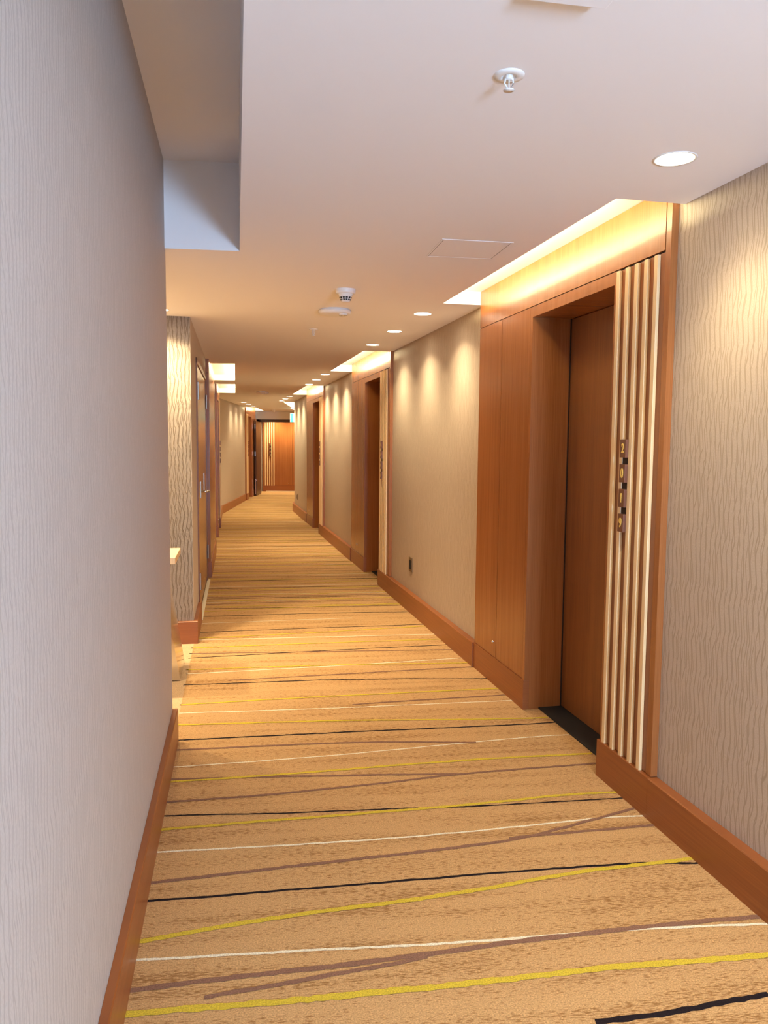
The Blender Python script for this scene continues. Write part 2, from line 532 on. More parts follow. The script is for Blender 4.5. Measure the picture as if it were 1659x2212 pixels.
# nearer than the frame and further down the corridor: the same loose rhythm
def cross(s, slant, bow):
    F_l, F_r = (LF, RF) if s < 17.0 else (LF2, RF2)
    o = 0 if s < 17.0 else -17.05
    a = F_l.p(s + o, 0.0, 0)
    base = F_l.n
    wd = 2.1
    pts = []
    for i in range(5):
        t = i / 4
        q = a + base * (wd * t) + F_l.d * (slant * t + bow * math.sin(t * math.pi))
        pts.append(q)
    # cut at the right wall
    res = []
    for q in pts:
        if line_n(F_r, q) > -0.05:
            res.append((q.x, q.y))
        else:
            p = Vector((res[-1][0], res[-1][1], 0))
            n0, n1 = line_n(F_r, p), line_n(F_r, q)
            t = (n0 + 0.05) / (n0 - n1)
            e = p.lerp(q, t)
            if (e - p).length > 0.03: res.append((e.x, e.y))
            break
    return res
def scatter(s, end):
    i = 0
    seq = 'KYMWYKMYWMYKWYM'
    while s < end:
        k = seq[i % len(seq)]; i += 1
        w = {'Y': 0.018, 'K': 0.012, 'W': 0.010, 'M': 0.016}[k] * rnd.uniform(0.8, 1.2)
        pts = cross(s, rnd.uniform(-0.22, 0.05), rnd.uniform(-0.04, 0.04))
        if len(pts) >= 2: ribbon(k, w, pts)
        s += rnd.uniform(0.07, 0.17)
scatter(7.25, 23.6)
scatter(-3.4, 1.3)
floor = struct(fl.build('floor', [M['carpet'], M['cy'], M['ck'], M['cw'], M['cm'], M['carpet_plain']], merge=False))

# ------------------------------------------------------------------ walls
DOORS_R = [  # near edge, opening, panel joint, far edge   (metres along the right wall)
    (3.205, 3.64, 4.555, 5.03, 5.445),
    (8.17, 8.66, 9.52, 9.95, 10.42),
    (13.12, 13.60, 14.50, 15.00, 15.45),
]
TOP = 2.235                    # underside of the door head
GRV = 2.292                    # joint under the header panel
CAV = H + 0.085                # inside of the LED recesses
BB = 0.172                     # skirting height
def wall_with_openings(name, F, s0, s1, openings, n_back=-0.30, z1=CAV + 0.02, mt='paper'):
    mb = MB()
    s = s0
    for a, b in openings:
        mb.box(F, s, a, n_back, 0, 0, z1)
        mb.box(F, a, b, n_back, 0, TOP + 0.03, z1)
        mb.box(F, a, b, n_back, -0.26, 0, TOP + 0.03)
        s = b
    mb.box(F, s, s1, n_back, 0, 0, z1)
    return struct(mb.build(name, M[mt], merge=False))

wall_with_openings('wall_right', RF, -3.7, 18.1, [(d[1] - 0.03, d[2] + 0.03) for d in DOORS_R])
wall_with_openings('wall_right_far', RF2, 0, 6.7, [])
mb = MB()
mb.box(LF, -3.7, 3.96, -0.2, 0, 0, H + 0.43)
struct(mb.build('wall_left', M['papern'], merge=False))
struct(MB().box(LF, 3.76, 3.955, -2.7, -0.2, 0, CAV).build('wall_alcove_near', M['paper'], merge=False))
struct(MB().box(LF, 3.76, 6.3, -2.9, -2.7, 0, CAV).build('wall_alcove_back', M['paper'], merge=False))
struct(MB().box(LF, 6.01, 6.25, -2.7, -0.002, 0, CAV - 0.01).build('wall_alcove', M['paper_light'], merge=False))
LD0, LD1 = 6.78, 8.78          # service doors in the left wall
LO0, LO1 = 13.35, 14.26        # guest door opening in the left wall
mb = MB()
mb.box(LF, 6.01, LD0, -0.30, 0, 0, CAV + 0.02)
mb.box(LF, LD0, LD1, -0.30, 0, 2.235, CAV + 0.02)
mb.box(LF, LD0, LD1, -0.30, -0.09, 0, 2.235)
mb.box(LF, LD1, LO0 - 0.03, -0.30, 0, 0, CAV + 0.02)
mb.box(LF, LO0 - 0.03, LO1 + 0.03, -0.30, 0, TOP + 0.03, CAV + 0.02)
mb.box(LF, LO0 - 0.03, LO1 + 0.03, -0.30, -0.26, 0, TOP + 0.03)
mb.box(LF, LO1 + 0.03, 17.05, -0.30, 0, 0, CAV + 0.02)
struct(mb.build('wall_left_middle', M['paper'], merge=False))
FO0, FO1 = 4.55, 5.35
wall_with_openings('wall_left_far', LF2, 0, 6.6, [(FO0 - 0.03, FO1 + 0.03)])
struct(MB().box(EF, 0, 3.0, -0.2, 0, 0, CAV).build('wall_end', M['paper'], merge=False))
struct(MB().box(EF, 0.3, 0.45, 0, 1.3, 0, CAV).build('wall_lobby_left', M['paper'], merge=False))
struct(MB().box(EF, 2.35, 2.5, 0, 1.2, 0, CAV).build('wall_lobby_right', M['paper'], merge=False))
# back wall with an added window, unseen, placed to suit the cool lamp before it
BF = Frame(*RF.p(-2.02, 0, 0).xy, RF.n.x, RF.n.y, 1)
BF.n = RF.d.copy()
mb = MB()
mb.box(BF, -0.3, 0.04, -0.15, 0, 0, 2.9)
mb.box(BF, 0.80, 2.5, -0.15, 0, 0, 2.9)
mb.box(BF, 0.04, 0.80, -0.15, 0, 0, 0.70)
mb.box(BF, 0.04, 0.80, -0.15, 0, 1.75, 2.9)
struct(mb.build('wall_back', M['paint'], merge=False))
wf = MB()
for a, b, c, d in ((0.04, 0.80, 0.70, 0.75), (0.04, 0.80, 1.70, 1.75), (0.04, 0.09, 0.75, 1.70), (0.75, 0.80, 0.75, 1.70), (0.41, 0.43, 0.75, 1.70)):
    wf.box(BF, a, b, -0.10, -0.04, c, d)
win = struct(wf.build('added_window_1', M['white'], merge=False))
MB().box(BF, 0.09, 0.75, -0.075, -0.065, 0.75, 1.70).build('pane', M['glass'], win)

# ------------------------------------------------------------------ ceiling with its recesses
DL_R = [(-0.1, .308), (0.9, .308), (1.82, .308), (2.749, .310), (5.893, .308), (6.806, .304), (7.725, .302), (11.03, .291), (11.98, .288), (12.90, .286), (16.25, .283), (17.17, .283), (18.05, .283)]  # leading three are out of view, added to light the near carpet
DL_POS = [RF.p(s, n, H) for s, n in DL_R]
DL_POS += [RF2.p(3.6, .28, H), RF2.p(4.4, .28, H)]
N_RIGHT = len(DL_POS)
DL_POS += [LF2.p(1.55, .30, H), LF2.p(2.45, .30, H), LF2.p(3.35, .30, H)]
DL_POS += [LF.p(5.74, -0.19, H), LF.p(5.74, -1.0, H), LF.p(5.74, -1.8, H), LF.p(4.6, -0.75, H)]  # all but the first are unseen, added to brighten the alcove
DL_POS += [EF.p(0.92, 0.36, H), EF.p(1.6, 0.36, H)]
COVES = [  # frame, s0, s1, width of the opening
    (RF, 3.168, 5.452, 0.288), (RF, 8.22, 10.53, 0.295), (RF, 13.12, 15.60, 0.29),
    (LF, 9.50, 12.05, 0.318), (LF, 12.82, 15.10, 0.318),
    (LF2, 4.02, 6.25, 0.28), (RF2, 0.45, 3.2, 0.28),
]
outline = [RF.p(-3.7, -.05, H), RF2.p(0, -.05, H), RF2.p(6.7, -.05, H), EF.p(2.45, .5, H), EF.p(2.45, -.05, H), EF.p(0.35, -.05, H), EF.p(0.35, 1.1, H),
           LF2.p(6.6, -.05, H), LF2.p(0, -.05, H), LF.p(6.08, -.05, H), LF.p(6.08, -2.75, H), LF.p(3.86, -2.75, H), LF.p(3.86, -.05, H), LF.p(-3.7, -.05, H)]
NP = (-3.5, 3.912, -0.012, 0.352)  # deep recess along the near left wall
holes = [[LF.p(NP[0], NP[2], H), LF.p(NP[1] + .01, NP[2], H), LF.p(NP[1] - .015, NP[3], H), LF.p(NP[0], NP[3], H)]]
for F, a, b, w in COVES:
    holes.append([F.p(a, -0.008, H), F.p(b, -0.008, H), F.p(b, w, H), F.p(a, w, H)])
CAN_R = 0.060
for c in DL_POS:
    holes.append([Vector((c.x + CAN_R * math.cos(t * math.pi / 14), c.y + CAN_R * math.sin(t * math.pi / 14), H)) for t in range(28)])
from mathutils.geometry import tessellate_polygon
allp = [outline] + holes
flat = [p for l in allp for p in l]
tris = tessellate_polygon(allp)
cb = MB()
TH = Vector((0, 0, 0.012))
for t in tris:
    q = [flat[i] for i in t]
    if (q[1] - q[0]).cross(q[2] - q[0]).z > 0: q = q[::-1]
    cb.quad(q, [(p.x, p.y) for p in q])
    q2 = [p + TH for p in q[::-1]]
    cb.quad(q2, [(p.x, p.y) for p in q2])
for l in allp:
    for i in range(len(l)):
        a, b = l[i], l[(i + 1) % len(l)]
        cb.quad([a, b, b + TH, a + TH], [(0, 0)] * 4)
# deep recess: sides, end and top
zt = H + 0.41
cb.quad([LF.p(NP[0], NP[3], H), LF.p(NP[1] - .015, NP[3], H), LF.p(NP[1] - .015, NP[3], zt), LF.p(NP[0], NP[3], zt)], [(0, 0)] * 4)
cb.quad([LF.p(NP[1] + .01, -0.02, H), LF.p(NP[1] - .015, NP[3], H), LF.p(NP[1] - .015, NP[3], zt), LF.p(NP[1] + .01, -.02, zt)], [(0, 0)] * 4)
cb.quad([LF.p(NP[0], -0.02, H), LF.p(NP[0], NP[3], H), LF.p(NP[0], NP[3], zt), LF.p(NP[0], -.02, zt)], [(0, 0)] * 4)
cb.quad([LF.p(NP[0] - .05, -0.05, zt), LF.p(NP[1] + .05, -0.05, zt), LF.p(NP[1] + .05, NP[3] + .05, zt), LF.p(NP[0] - .05, NP[3] + .05, zt)], [(0, 0)] * 4)
# LED recesses: the ceiling board makes a ledge, the cavity runs back behind it
for F, a, b, w in COVES:
    wb = w + 0.085
    za = H + 0.0125
    cb.quad([F.p(a, -.01, CAV), F.p(b, -.01, CAV), F.p(b, wb, CAV), F.p(a, wb, CAV)], [(0, 0)] * 4)
    cb.quad([F.p(a, wb, za), F.p(b, wb, za), F.p(b, wb, CAV), F.p(a, wb, CAV)], [(0, 0)] * 4)
    cb.quad([F.p(a, -.01, za), F.p(a, wb, za), F.p(a, wb, CAV), F.p(a, -.01, CAV)], [(0, 0)] * 4)
    cb.quad([F.p(b, -.01, za), F.p(b, wb, za), F.p(b, wb, CAV), F.p(b, -.01, CAV)], [(0, 0)] * 4)
struct(cb.build('ceiling', M['paint'], merge=False))
# bulkhead over the fire doors
struct(MB().box(WF, -4.0, -1.9, 23.45, 23.6, 2.215, H - 0.001).build('trim_1', M['paint'], merge=False))

# ------------------------------------------------------------------ skirting
def skirt(name, F, runs, t=0.045):
    mb = MB()
    for a, b in runs:
        mb.prism(F, [(0.0005, 0), (t, 0), (t, BB - 0.004), (t - 0.004, BB), (0.0005, BB)], a, b)
    return struct(mb.build(name, M['wood_h'], merge=False))
D = DOORS_R
skirt('baseboard_right', RF, [(-3.5, D[0][0] - .001), (D[0][4] + .001, D[1][0] - .001), (D[1][4] + .001, D[2][0] - .001), (D[2][4] + .001, 18.1)])
skirt('baseboard_right_far', RF2, [(0, 6.6)])
skirt('baseboard_left', LF, [(-3.5, 3.96)], 0.026)
skirt('baseboard_left_middle', LF, [(6.01, LD0 - 0.06), (14.97, 17.05)], 0.03)
skirt('baseboard_left_far', LF2, [(0, 4.0)], 0.03)
PF = Frame(*LF.p(6.01, 0, 0).xy, -LF.n.x, -LF.n.y, 1)
PF.n = -LF.d
skirt('baseboard_alcove', PF, [(-0.03, 2.69)], 0.03)
struct(MB().box(LF, 3.955, 3.985, -2.6, 0.026, 0, BB).build('baseboard_alcove_near', M['wood_h'], merge=False))

# ------------------------------------------------------------------ doorways
def door_surround(F, p, label, header=True, nslat=5):
    e0, o0, o1, j, e1 = p
    root = empty('door_surround', F.p((o0 + o1) / 2, 0, 0))
    tag(root, label, 'door surround', 'wooden door surrounds')
    W_ = M['wood']
    # header panel with the vertical end trim on the slat side
    MB().box(F, e0 + 0.042, e1, 0.0005, 0.030, GRV + 0.004, CAV - 0.002).build('header_panel', W_, root)
    MB().box(F, e0, e0 + 0.036, 0.0005, 0.030, BB + 0.003, CAV - 0.002).build('edge_trim', W_, root)
    # panels on the far side
    MB().box(F, o1 + 0.034, j - 0.003, 0.0005, 0.030, BB + 0.003, GRV).build('side_panel', W_, root)
    MB().box(F, j + 0.003, e1, 0.0005, 0.030, BB + 0.003, GRV).build('side_panel', W_, root)
    # backing of every joint
    b = MB()
    b.box(F, e0 + 0.004, o0 - 0.03, 0.0003, 0.022, BB, CAV - 0.006)
    b.box(F, o1 + 0.03, e1 - 0.004, 0.0003, 0.024, BB, CAV - 0.006)
    b.box(F, o0 - 0.03, o1 + 0.03, 0.0003, 0.024, TOP + 0.03, CAV - 0.006)
    b.build('backing_board', M['gap'], root, merge=False)
    MB().box(F, e0 + 0.042, o0 - 0.032, 0.0222, 0.026, BB + 0.003, GRV - 0.004).build('slat_board', M['slatback'], root)
    # frame round the opening
    fr = MB()
    fr.box(F, o0 - 0.03, o0, -0.22, 0.0305, 0, TOP)
    fr.box(F, o1, o1 + 0.031, -0.22, 0.0305, 0, TOP)
    fr.box(F, o0 - 0.03, o1 + 0.031, -0.22, 0.0305, TOP, GRV - 0.001)
    fr.build('door_frame', M['door'] if False else W_, root, merge=False)
    g = MB().box(F, o1 - 0.004, o1 - 0.0005, -0.205, -0.195, 0, TOP)
    g.build('shadow_joint', M['gap'], root)
    # slats
    pitch = 0.0755
    for k in range(nslat):
        a = o0 - 0.031 - pitch * k
        MB().box(F, a - 0.027, a, 0.0262, 0.040, BB - 0.004, GRV - 0.006).build('slat', M['maple'], root, bevel=0.002)
    # plinths
    pl = MB()
    for a, c in ((e0, o0 + 0.001), (o1 - 0.001, e1)):
        pl.box(F, a, c, 0.0004, 0.045 if a == e0 else 0.036, 0, BB)
    pl.build('plinth', M['wood_h'], root, merge=False)
    MB().box(F, o0, o1, -0.235, -0.062, 0.0005, 0.009).build('threshold', M['black'], root)
    # small stop button low on the outer panel
    c = F.p(j + 0.05, 0.030, 0.27)
    MB().lathe(c, [(0.0085, 0), (0.0085, 0.004), (0.005, 0.010), (0, 0.011)], 16, axis=(F.n, F.d)).build('door_stop', M['chrome'], root)
    return root

def door_leaf(name, F, o0, o1, label):
    d = empty(name, F.p((o0 + o1) / 2, -0.22, 0)); struct(d, label)
    MB().box(F, o0 + 0.004, o1 - 0.006, -0.25, -0.201, 0.012, TOP - 0.004).build('leaf', M['door'], d, bevel=0.001)
    MB().box(F, o0 + 0.045, o0 + 0.085, -0.2005, -0.190, 0.93, 1.16).build('lock_plate', M['chrome'], d)
    h = MB(); h.tube([F.p(o0 + 0.065, -0.19, 1.0), F.p(o0 + 0.065, -0.15, 1.0), F.p(o0 + 0.075, -0.145, 1.0), F.p(o0 + 0.18, -0.145, 1.0)], 0.009)
    h.build('handle', M['chrome'], d)
    return d

def digit_mesh(ch, F, s, n, z, size, parent, name='digit'):
    right = (-F.n).cross(Vector((0, 0, 1)))
    cu = bpy.data.curves.new(name, 'FONT')
    cu.body = ch; cu.size = size; cu.extrude = 0.0012; cu.offset = 0.0011
    cu.align_x = 'CENTER'; cu.align_y = 'CENTER'
    tmp = bpy.data.objects.new('tmp', cu)
    C.objects.link(tmp)
    dg = bpy.context.evaluated_depsgraph_get()
    me = bpy.data.meshes.new_from_object(tmp.evaluated_get(dg))
    C.objects.unlink(tmp); bpy.data.objects.remove(tmp)
    me.materials.clear(); me.materials.append(M['gold'])
    o = bpy.data.objects.new(name, me)
    C.objects.link(o)
    mm = Matrix((right, Vector((0, 0, 1)), F.n)).transposed().to_4x4() @ Matrix.Diagonal((0.78, 1, 1, 1))
    for v in me.vertices:
        v.co = mm @ v.co
    o.parent = parent
    base = Vector((0, 0, 0)); q = parent
    while q: base += q.location; q = q.parent
    o.location = F.p(s, n, z) - base
    return o

def number_sign(F, s0, s1, n0, label, digits=None, ztop=1.556):
    """four stacked wooden blocks fixed over a slat"""
    root = empty('room_number_sign', F.p((s0 + s1) / 2, n0, ztop - 0.4))
    tag(root, label, 'room number', 'stacked block room numbers')
    for k in range(4):
        zt_ = ztop - k * 0.107
        b = MB().box(F, s0, s1, n0, n0 + 0.026, zt_ - 0.078, zt_).build('number_block', M['block'], root, bevel=0.001)
        if digits:
            digit_mesh(digits[k], F, (s0 + s1) / 2, n0 + 0.0265, zt_ - 0.040, 0.056, b)
        else:
            c = F.p((s0 + s1) / 2, n0 + 0.028, zt_ - 0.039)
            mb = MB()
            q = [F.p((s0 + s1) / 2 + 0.009 * math.cos(t), n0 + 0.0268, zt_ - 0.039 + 0.018 * math.sin(t)) for t in [i * math.pi / 10 for i in range(20)]]
            q2 = [p - F.n * 0.0008 for p in q]
            mb.quad(q, [(0, 0)] * 20)
            for i in range(20):
                mb.quad([q[i], q[(i + 1) % 20], q2[(i + 1) % 20], q2[i]], [(0, 0)] * 4)
            mb.build('digit', M['gold'], b)
    for k in range(3):
        zt_ = ztop - k * 0.107
        MB().box(F, s0 + 0.004, s1 - 0.004, n0, n0 + 0.012, zt_ - 0.107, zt_ - 0.078).build('spacer', M['gap'], root)
    return root

door_surround(RF, D[0], 'nearest wooden door surround on the right, with pale vertical slats and room number 2019')
door_leaf('door_1', RF, D[0][1], D[0][2], 'brown door set back in the nearest doorway on the right')
a = D[0][1] - 0.031 - 0.0755
number_sign(RF, a - 0.0750, a - 0.0275, 0.0262, 'four stacked dark wooden blocks with gold digits reading 2019 on the nearest slats', '2019')
door_surround(RF, D[1], 'second wooden door surround along the right wall, beyond the first row of three scalloped lights')
door_leaf('door_2', RF, D[1][1], D[1][2], 'dark brown door in the second doorway on the right')
a = D[1][1] - 0.031 - 0.0755
number_sign(RF, a - 0.0750, a - 0.0275, 0.0262, 'stacked block room number on the slats of the second right-hand doorway', ztop=1.556)
door_surround(RF, D[2], 'third wooden door surround along the right wall, just before the corridor bends')
door_leaf('door_3', RF, D[2][1], D[2][2], 'dark brown door in the third doorway on the right')
a = D[2][1] - 0.031 - 0.0755
number_sign(RF, a - 0.0750, a - 0.0275, 0.0262, 'stacked block room number on the slats of the third right-hand doorway')

# left guest doorway: slats on the far side, so its frame runs the other way
def rev(F, s):
    q = F.p(s, 0, 0)
    G = Frame(q.x, q.y, -F.d.x, -F.d.y, 1)
    G.n = F.n.copy()
    return G
GL = rev(LF, 14.97)
pL = (0.0, 14.97 - LO1, 14.97 - LO0, 14.97 - LO0 + 0.36, 14.97 - LO0 + 0.52)
door_surround(GL, pL, 'wooden door surround on the left wall with its slats catching bright light')
door_leaf('door_4', GL, pL[1], pL[2], 'brown door in the left-hand doorway before the bend')
a = pL[1] - 0.031 - 0.0755
number_sign(GL, a - 0.0750, a - 0.0275, 0.0262, 'stacked block room number on the left wall doorway, seen edge on')
# far-left doorway beyond the bend: slats on the near side
pF = (4.08, FO0, FO1, 5.95, 6.3)
door_surround(LF2, pF, 'far wooden door surround on the left wall beyond the three distant scalloped lights')
door_leaf('door_5', LF2, FO0, FO1, 'brown door in the far left doorway next to the fire door')
a = pF[1] - 0.031 - 0.0755
number_sign(LF2, a - 0.0750, a - 0.0275, 0.0262, 'stacked block room number on the far left doorway, seen edge on')

# plain wooden wall panel between the service doors and the left doorway
wp = empty('wall_panelling', LF.p(9.9, 0, 0))
tag(wp, 'plain brown wooden wall panelling under the nearer bright ceiling recess on the left', 'wall panelling')
MB().box(LF, 8.98, 11.15, 0.0005, 0.036, GRV + 0.004, CAV - 0.002).build('header_panel', M['wood'], wp)
MB().box(LF, 8.98, 10.35, 0.0005, 0.036, BB + 0.003, GRV).build('side_panel', M['wood'], wp)
MB().box(LF, 10.356, 11.15, 0.0005, 0.036, BB + 0.003, GRV).build('side_panel', M['wood'], wp)
MB().box(LF, 8.984, 11.146, 0.0003, 0.030, BB, CAV - 0.006).build('backing_board', M['gap'], wp)
MB().box(LF, 8.98, 11.15, 0.0004, 0.046, 0, BB).build('plinth', M['wood_h'], wp)
MB().lathe(LF.p(10.25, 0.036, 0.27), [(0.0085, 0), (0.0085, 0.004), (0.005, 0.010), (0, 0.011)], 16, axis=(LF.n, LF.d)).build('door_stop', M['chrome'], wp)

# end wall: panelling with slats and a number, facing the viewer
ew = empty('door_surround', EF.p(1.1, 0, 0))
tag(ew, 'wooden door surround facing the viewer at the very end of the corridor', 'door surround', 'wooden door surrounds')
EX = EF.o.x
MB().box(EF, -3.82 - EX, -2.885 - EX, 0.0005, 0.030, BB + 0.03, 2.33).build('side_panel', M['wood'], ew)
MB().box(EF, -2.879 - EX, -1.95 - EX, 0.0005, 0.030, BB + 0.03, 2.33).build('side_panel', M['wood'], ew)
MB().box(EF, -3.82 - EX, -1.95 - EX, 0.0005, 0.030, 2.335, CAV).build('header_panel', M['wood'], ew)
MB().box(EF, -3.82 - EX, -1.95 - EX, 0.0003, 0.024, 0.03, CAV - 0.01).build('backing_board', M['gap'], ew)
MB().box(EF, -3.82 - EX, -1.95 - EX, 0.0004, 0.04, 0.0, BB + 0.026).build('plinth', M['wood_h'], ew)
for k in range(5):
    x = (572.6 + 4.65 * k - 829.5) / 1700 * 24.7
    MB().box(EF, x - 0.016 - EX, x + 0.016 - EX, 0.0302, 0.046, BB + 0.01, 2.185).build('slat', M['maple'], ew)
MB().lathe(EF.p(-3.01 - EX, 0.030, 0.26), [(0.012, 0), (0.012, 0.006), (0.006, 0.014), (0, 0.015)], 16, axis=(EF.n, EF.d)).build('door_stop', M['chrome'], ew)
xs = (583.3 - 829.5) / 1700 * 24.7 - EX
number_sign(EF, xs - 0.030, xs + 0.030, 0.0462, 'stacked block room number on the slats at the corridor end', ztop=1.50)
MB_ = MB().box(WF, -3.70, -2.0, 24.60, 24.66, 0.0005, 0.02)
tag(MB_.build('floor_strip', M['sill']), 'pale metal strip on the floor below the end wall panelling', 'floor strip')

# fire door frame and the leaf folded back against the left wall
ff = empty('fire_door', Vector((-3.7, 23.5, 0)))
tag(ff, 'dark brown fire door folded open at the far left end of the corridor', 'fire door')
fr = MB()
fr.box(WF, -3.78, -1.95, 23.46, 23.60, 2.135, 2.214)
fr.box(WF, -3.80, -3.70, 23.46, 23.60, 0, 2.214)
fr.build('door_frame', M['dark'], ff, merge=False)
lf = MB().box(WF, -3.715, -3.665, 22.55, 23.45, 0.012, 2.13).build('leaf', M['dark'], ff)
for z in (1.98, 1.20):
    MB().box(WF, -3.708, -3.685, 22.542, 22.5495, z - 0.07, z + 0.07).build('lock_plate', M['chrome'], lf)
hb = MB().box(WF, -3.700, -3.675, 22.53, 22.5495, 0.05, 0.48)
hb.box(WF, -3.690, -3.640, 22.525, 22.545, 0.44, 0.47)
hb.build('floor_bolt', M['chrome'], lf, merge=False)

# ------------------------------------------------------------------ service doors on the left
sd = empty('door_6', LF.p(7.7, 0, 0)); struct(sd, 'pair of glossy brown service doors on the left with steel hinges and lever handle')
fr = MB()
fr.box(LF, LD0, LD0 + 0.05, -0.09, 0.012, 0, 2.235)
fr.box(LF, LD1 - 0.05, LD1, -0.09, 0.012, 0, 2.235)
fr.box(LF, LD0, LD1, -0.09, 0.012, 2.19, 2.235)
fr.build('door_frame', M['door'], sd, merge=False)
mid = 7.70
MB().box(LF, LD0 + 0.055, mid - 0.003, -0.05, 0.004, 0.06, 2.185).build('leaf', M['gloss'], sd)
MB().box(LF, mid + 0.003, LD1 - 0.055, -0.05, 0.004, 0.06, 2.185).build('leaf', M['gloss'], sd)
for s, z in ((LD0 + 0.05, 1.96), (LD0 + 0.05, 0.33), (LD1 - 0.05, 1.96), (LD1 - 0.05, 0.33)):
    h = MB(); h.tube([LF.p(s, 0.016, z - 0.075), LF.p(s, 0.016, z + 0.075)], 0.010)
    h.box(LF, s - 0.03, s + 0.03, 0.0125, 0.016, z - 0.07, z + 0.07)
    h.build('hinge', M['satin'], sd, merge=False)
pl = MB().box(LF, mid - 0.42, mid - 0.36, 0.0042, 0.010, 1.02, 1.17).build('lock_plate', M['satin'], sd)
h = MB()
s_ = mid - 0.39
h.tube([LF.p(s_, 0.010, 1.08), LF.p(s_, 0.06, 1.08), LF.p(s_ + 0.01, 0.072, 1.08), LF.p(s_ + 0.13, 0.075, 1.075)], 0.010)
h.build('handle', M['chrome'], pl)
MB().box(LF, mid + 0.35, mid + 0.40, 0.0042, 0.010, 1.05, 1.22).build('pull_plate', M['satin'], sd)
MB().box(LF, LD0, LD1, 0.001, 0.034, 0.0005, 0.012).build('threshold', M['sill'], sd)

# ------------------------------------------------------------------ ceiling lights
def downlight(c, label, watts, blend=0.30):
    root = empty('downlight', c)
    tag(root, label, 'downlight', 'round recessed ceiling downlights')
    MB().lathe(c, [(CAN_R, 0.0), (CAN_R, 0.045), (0.0, 0.045)], 36).build('housing', M['white'], root)
    MB().lathe(c, [(CAN_R - 0.001, 0.002), (CAN_R - 0.001, -0.0015), (CAN_R + 0.0075, -0.0025), (CAN_R + 0.0085, 0.0)], 36).build('trim_ring', M['white'], root)
    MB().lathe(c, [(0.0, 0.018), (0.050, 0.018), (0.054, 0.024)], 36).build('lens', M['lamp'], root)
    for nm, deg, bl, k in (('wide_beam', 122, blend, 0.42), ('core_beam', 104, 0.9, 1.25)):
        d = bpy.data.lights.new(nm, 'SPOT')
        d.energy = watts * k * 4 * math.pi; d.color = SPOT_COL
        d.spot_size = math.radians(deg); d.spot_blend = bl; d.shadow_soft_size = 0.035
        o = bpy.data.objects.new(nm, d)
        C.objects.link(o); o.parent = root; o.location = (0, 0, 0.001)
    return root

DL_LABEL = {
    3: 'nearest recessed downlight in the ceiling at the upper right',
    4: 'first downlight of the three beyond the nearest right-hand doorway', 5: 'middle downlight of the three beyond the nearest right-hand doorway',
    6: 'last downlight of the three beyond the nearest right-hand doorway', 7: 'first downlight of the three after the second right-hand doorway',
    8: 'middle downlight of the three after the second right-hand doorway', 9: 'last downlight of the three after the second right-hand doorway',
    10: 'first small downlight of the three after the third right-hand doorway', 11: 'middle small downlight of the three after the third right-hand doorway',
    12: 'last small downlight of the three after the third right-hand doorway',
    N_RIGHT: 'leftmost of the three distant downlights over the far left wall', N_RIGHT + 1: 'middle of the three distant downlights over the far left wall',
    N_RIGHT + 2: 'rightmost of the three distant downlights over the far left wall',
    N_RIGHT + 3: 'downlight in the alcove ceiling just beside the edge of the near left wall',
}
for i, c in enumerate(DL_POS):
    lab = DL_LABEL.get(i)
    if not lab:
        NTH = ('first', 'second', 'third', 'fourth')
        lab = (NTH[2 - i] + ' added recessed downlight behind the viewer over the right wall' if i < 3 else
               NTH[i - 13] + ' recessed downlight hidden round the bend of the corridor' if i < N_RIGHT else
               NTH[i - N_RIGHT - 4] + ' recessed downlight added for brightness deeper inside the left alcove' if i < N_RIGHT + 7 else
               NTH[i - N_RIGHT - 7] + ' recessed downlight over the panelling at the corridor end')
    downlight(c, lab, SPOT_W * (2.6 if i in (N_RIGHT + 3, N_RIGHT + 4) else 1.3 if N_RIGHT + 5 <= i < N_RIGHT + 7 else 2.2 if i >= N_RIGHT + 7 else 0.75 if i <= 3 else 0.75 if i >= N_RIGHT else 1.35 if i >= 7 else 1.0),
              0.7 if i <= 3 else 0.30)

COVE_L = ['LED strip hidden in the long bright ceiling recess above the nearest right-hand doorway',
          'LED strip in the bright ceiling recess above the second right-hand doorway',
          'LED strip in the bright ceiling recess above the third right-hand doorway',
          'LED strip in the nearer of the two square bright ceiling recesses on the left',
          'LED strip in the farther of the two square bright ceiling recesses on the left',
          'LED strip in the bright ceiling recess above the far left doorway',
          'LED strip in the small bright ceiling recess beside the exit sign']
for (F, a, b, w), lab in zip(COVES, COVE_L):
    root = empty('cove_light', F.p((a + b) / 2, w + 0.07, H + 0.0125))
    tag(root, lab, 'LED strip light', 'LED strips hidden in the ceiling recesses')
    MB().box(F, a + 0.03, b - 0.03, w + 0.058, w + 0.080, H + 0.0127, H + 0.024).build('channel', M['white'], root)
    MB().box(F, a + 0.03, b - 0.03, w + 0.062, w + 0.076, H + 0.0241, H + 0.028).build('diffuser', M['led'], root)
    k = max(2, int((b - a) / 1.2))
    L_ = b - a - 0.08
    area_light('cove_glow', F.p((a + b) / 2, w + 0.056, H + 0.030), -F.n + Vector((0, 0, -0.03)), L_, 0.010, COVE_W * L_, COVE_COL, root, up=F.d)

